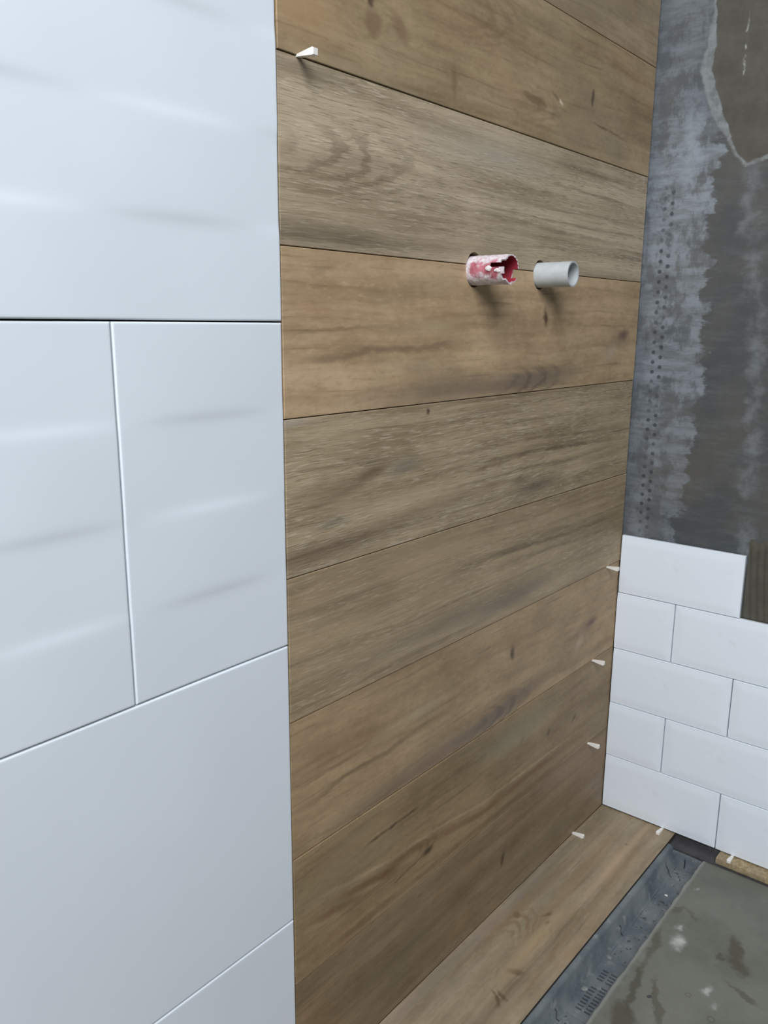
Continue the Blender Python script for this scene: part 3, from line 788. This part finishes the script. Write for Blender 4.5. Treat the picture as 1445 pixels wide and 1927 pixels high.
wedge(wedu, (-0.001, -.1140, -.0021), WALL_RIGHT, 0, 'white wedge spacer under the metro tile at the end of the floor plank')
wedge(wedu, (-0.001, -.2330, -.0019), WALL_RIGHT, 0, 'white wedge spacer on the wooden batten under the metro tiles')

# ---- wooden batten carrying the first metro row
t = NT('raw_pine')
x, y, z = t.sep(t.P)
f = t.noise(t.comb(t.math('MULTIPLY', x, 160), t.math('MULTIPLY', y, 260), t.math('MULTIPLY', z, 160)), 1.0, 4)
f2 = t.noise(t.P, 30, 3)
c = t.mix(t.ramp(f, .3, .7), s2l((142, 124, 92)), s2l((178, 160, 124)))
c = t.mix(t.ramp(f2, .45, .7, 0, .5), c, s2l((140, 128, 106)))
M_lath = t.out(c, .75, .3)
bm = bevel_box(-0.0210, 0.0070, -0.80, -0.2125, -0.0118, -0.0020, 0.0008)
tag(link('wooden_batten', finish(bm, 'wooden_batten', 40), M_lath), 'raw wooden batten on the floor under the metro tiles', 'batten')

# ---- pipe sleeves
def sleeve_mesh(cx, cz, R, tk, y0, y1, nt=96, nl=32, drop=lambda a, s: False, wob=0.0, sd=0):
    bm = bmesh.new(); og = []; ig = []
    for j in range(nl+1):
        y = y0+(y1-y0)*j/nl
        ro, ri = [], []
        for i in range(nt):
            a = 2*math.pi*i/nt
            k = wob*mnoise.noise((math.cos(a)*2.5, math.sin(a)*2.5, y*160+sd))
            ex = 0
            if j == nl and wob: ex = 0.0011*mnoise.noise((math.cos(a)*6, math.sin(a)*6, sd+3))
            ro.append(bm.verts.new((cx+(R+k)*math.cos(a), y+ex, cz+(R+k)*math.sin(a))))
            ri.append(bm.verts.new((cx+(R-tk)*math.cos(a), y+ex, cz+(R-tk)*math.sin(a))))
        og.append(ro); ig.append(ri)
    keep = {}
    for j in range(nl):
        for i in range(nt):
            keep[(i, j)] = not drop(360*(i+.5)/nt, (j+.5)/nl)
    for (i, j), k in keep.items():
        if not k: continue
        i2 = (i+1) % nt
        bm.faces.new((og[j][i], og[j][i2], og[j+1][i2], og[j+1][i]))
        fi = bm.faces.new((ig[j][i], ig[j+1][i], ig[j+1][i2], ig[j][i2])); fi.material_index = 1
        if not keep.get(((i-1) % nt, j)): bm.faces.new((og[j][i], og[j+1][i], ig[j+1][i], ig[j][i]))
        if not keep.get((i2, j)): bm.faces.new((og[j][i2], ig[j][i2], ig[j+1][i2], og[j+1][i2]))
        if not keep.get((i, j+1)): bm.faces.new((og[j+1][i], og[j+1][i2], ig[j+1][i2], ig[j+1][i]))
        if not keep.get((i, j-1)): bm.faces.new((og[j][i], ig[j][i], ig[j][i2], og[j][i2]))
    for v in [v for v in bm.verts if not v.link_faces]: bm.verts.remove(v)
    return finish(bm, 'sleeve', 45)
def ragged(a, s):
    d = ((a-164+180) % 360)-180           # angle from just above the side that faces away from the corner
    if abs(d) < 10 and s > 0.68: return True
    if -10 >= d > -22 and s > 0.90: return True
    if 36 <= d < 60 and s > 0.95: return True
    e = ((a-(-18)+180) % 360)-180          # bite out of the far rim
    if abs(e) < 20 and s > 0.88: return True
    f = ((a-(-70)+180) % 360)-180
    if abs(f) < 10 and s > 0.94: return True
    return False
px, pz, pr, _, _, _, _, py = PIPES[0]
r1 = tag(empty('pipe_sleeve', (px, 0.0092, pz)), 'broken red plastic pipe sleeve smeared with white plaster, sticking out of wall', 'pipe', 'pipe sleeves in the wood-look wall')
me = sleeve_mesh(px, pz, pr, 0.0017, 0.0092, py, drop=ragged, wob=0.0006, sd=2)
o = link('tube', me, M_red, r1); me.materials.append(M_redin)
for i, (ax, ay, az, s) in enumerate(((math.radians(178), -.030, 0, .0036), (math.radians(184), -.041, 0, .0030), (math.radians(190), -.044, 0, .0026))):
    p = Vector((px+pr*math.cos(ax), ay, pz+pr*math.sin(ax)))
    cmsh = crumb(i*5.3+20, s*0.9, 0.45)
    nrm = Vector((math.cos(ax), 0, math.sin(ax)))
    link('plaster_lump', cmsh, M_plaster, r1, Matrix.Translation(p-nrm*s*.25) @ nrm.to_track_quat('Z', 'Y').to_matrix().to_4x4())
px, pz, pr, _, _, _, _, py = PIPES[1]
r2 = tag(empty('pipe_sleeve', (px, 0.0092, pz)), 'intact pale grey plastic pipe sleeve sticking out of the wood-look wall', 'pipe', 'pipe sleeves in the wood-look wall')
me = sleeve_mesh(px, pz, pr, 0.0019, 0.0092, py, wob=0.0)
link('tube', me, M_pipe, r2); me.materials.append(M_pipe)
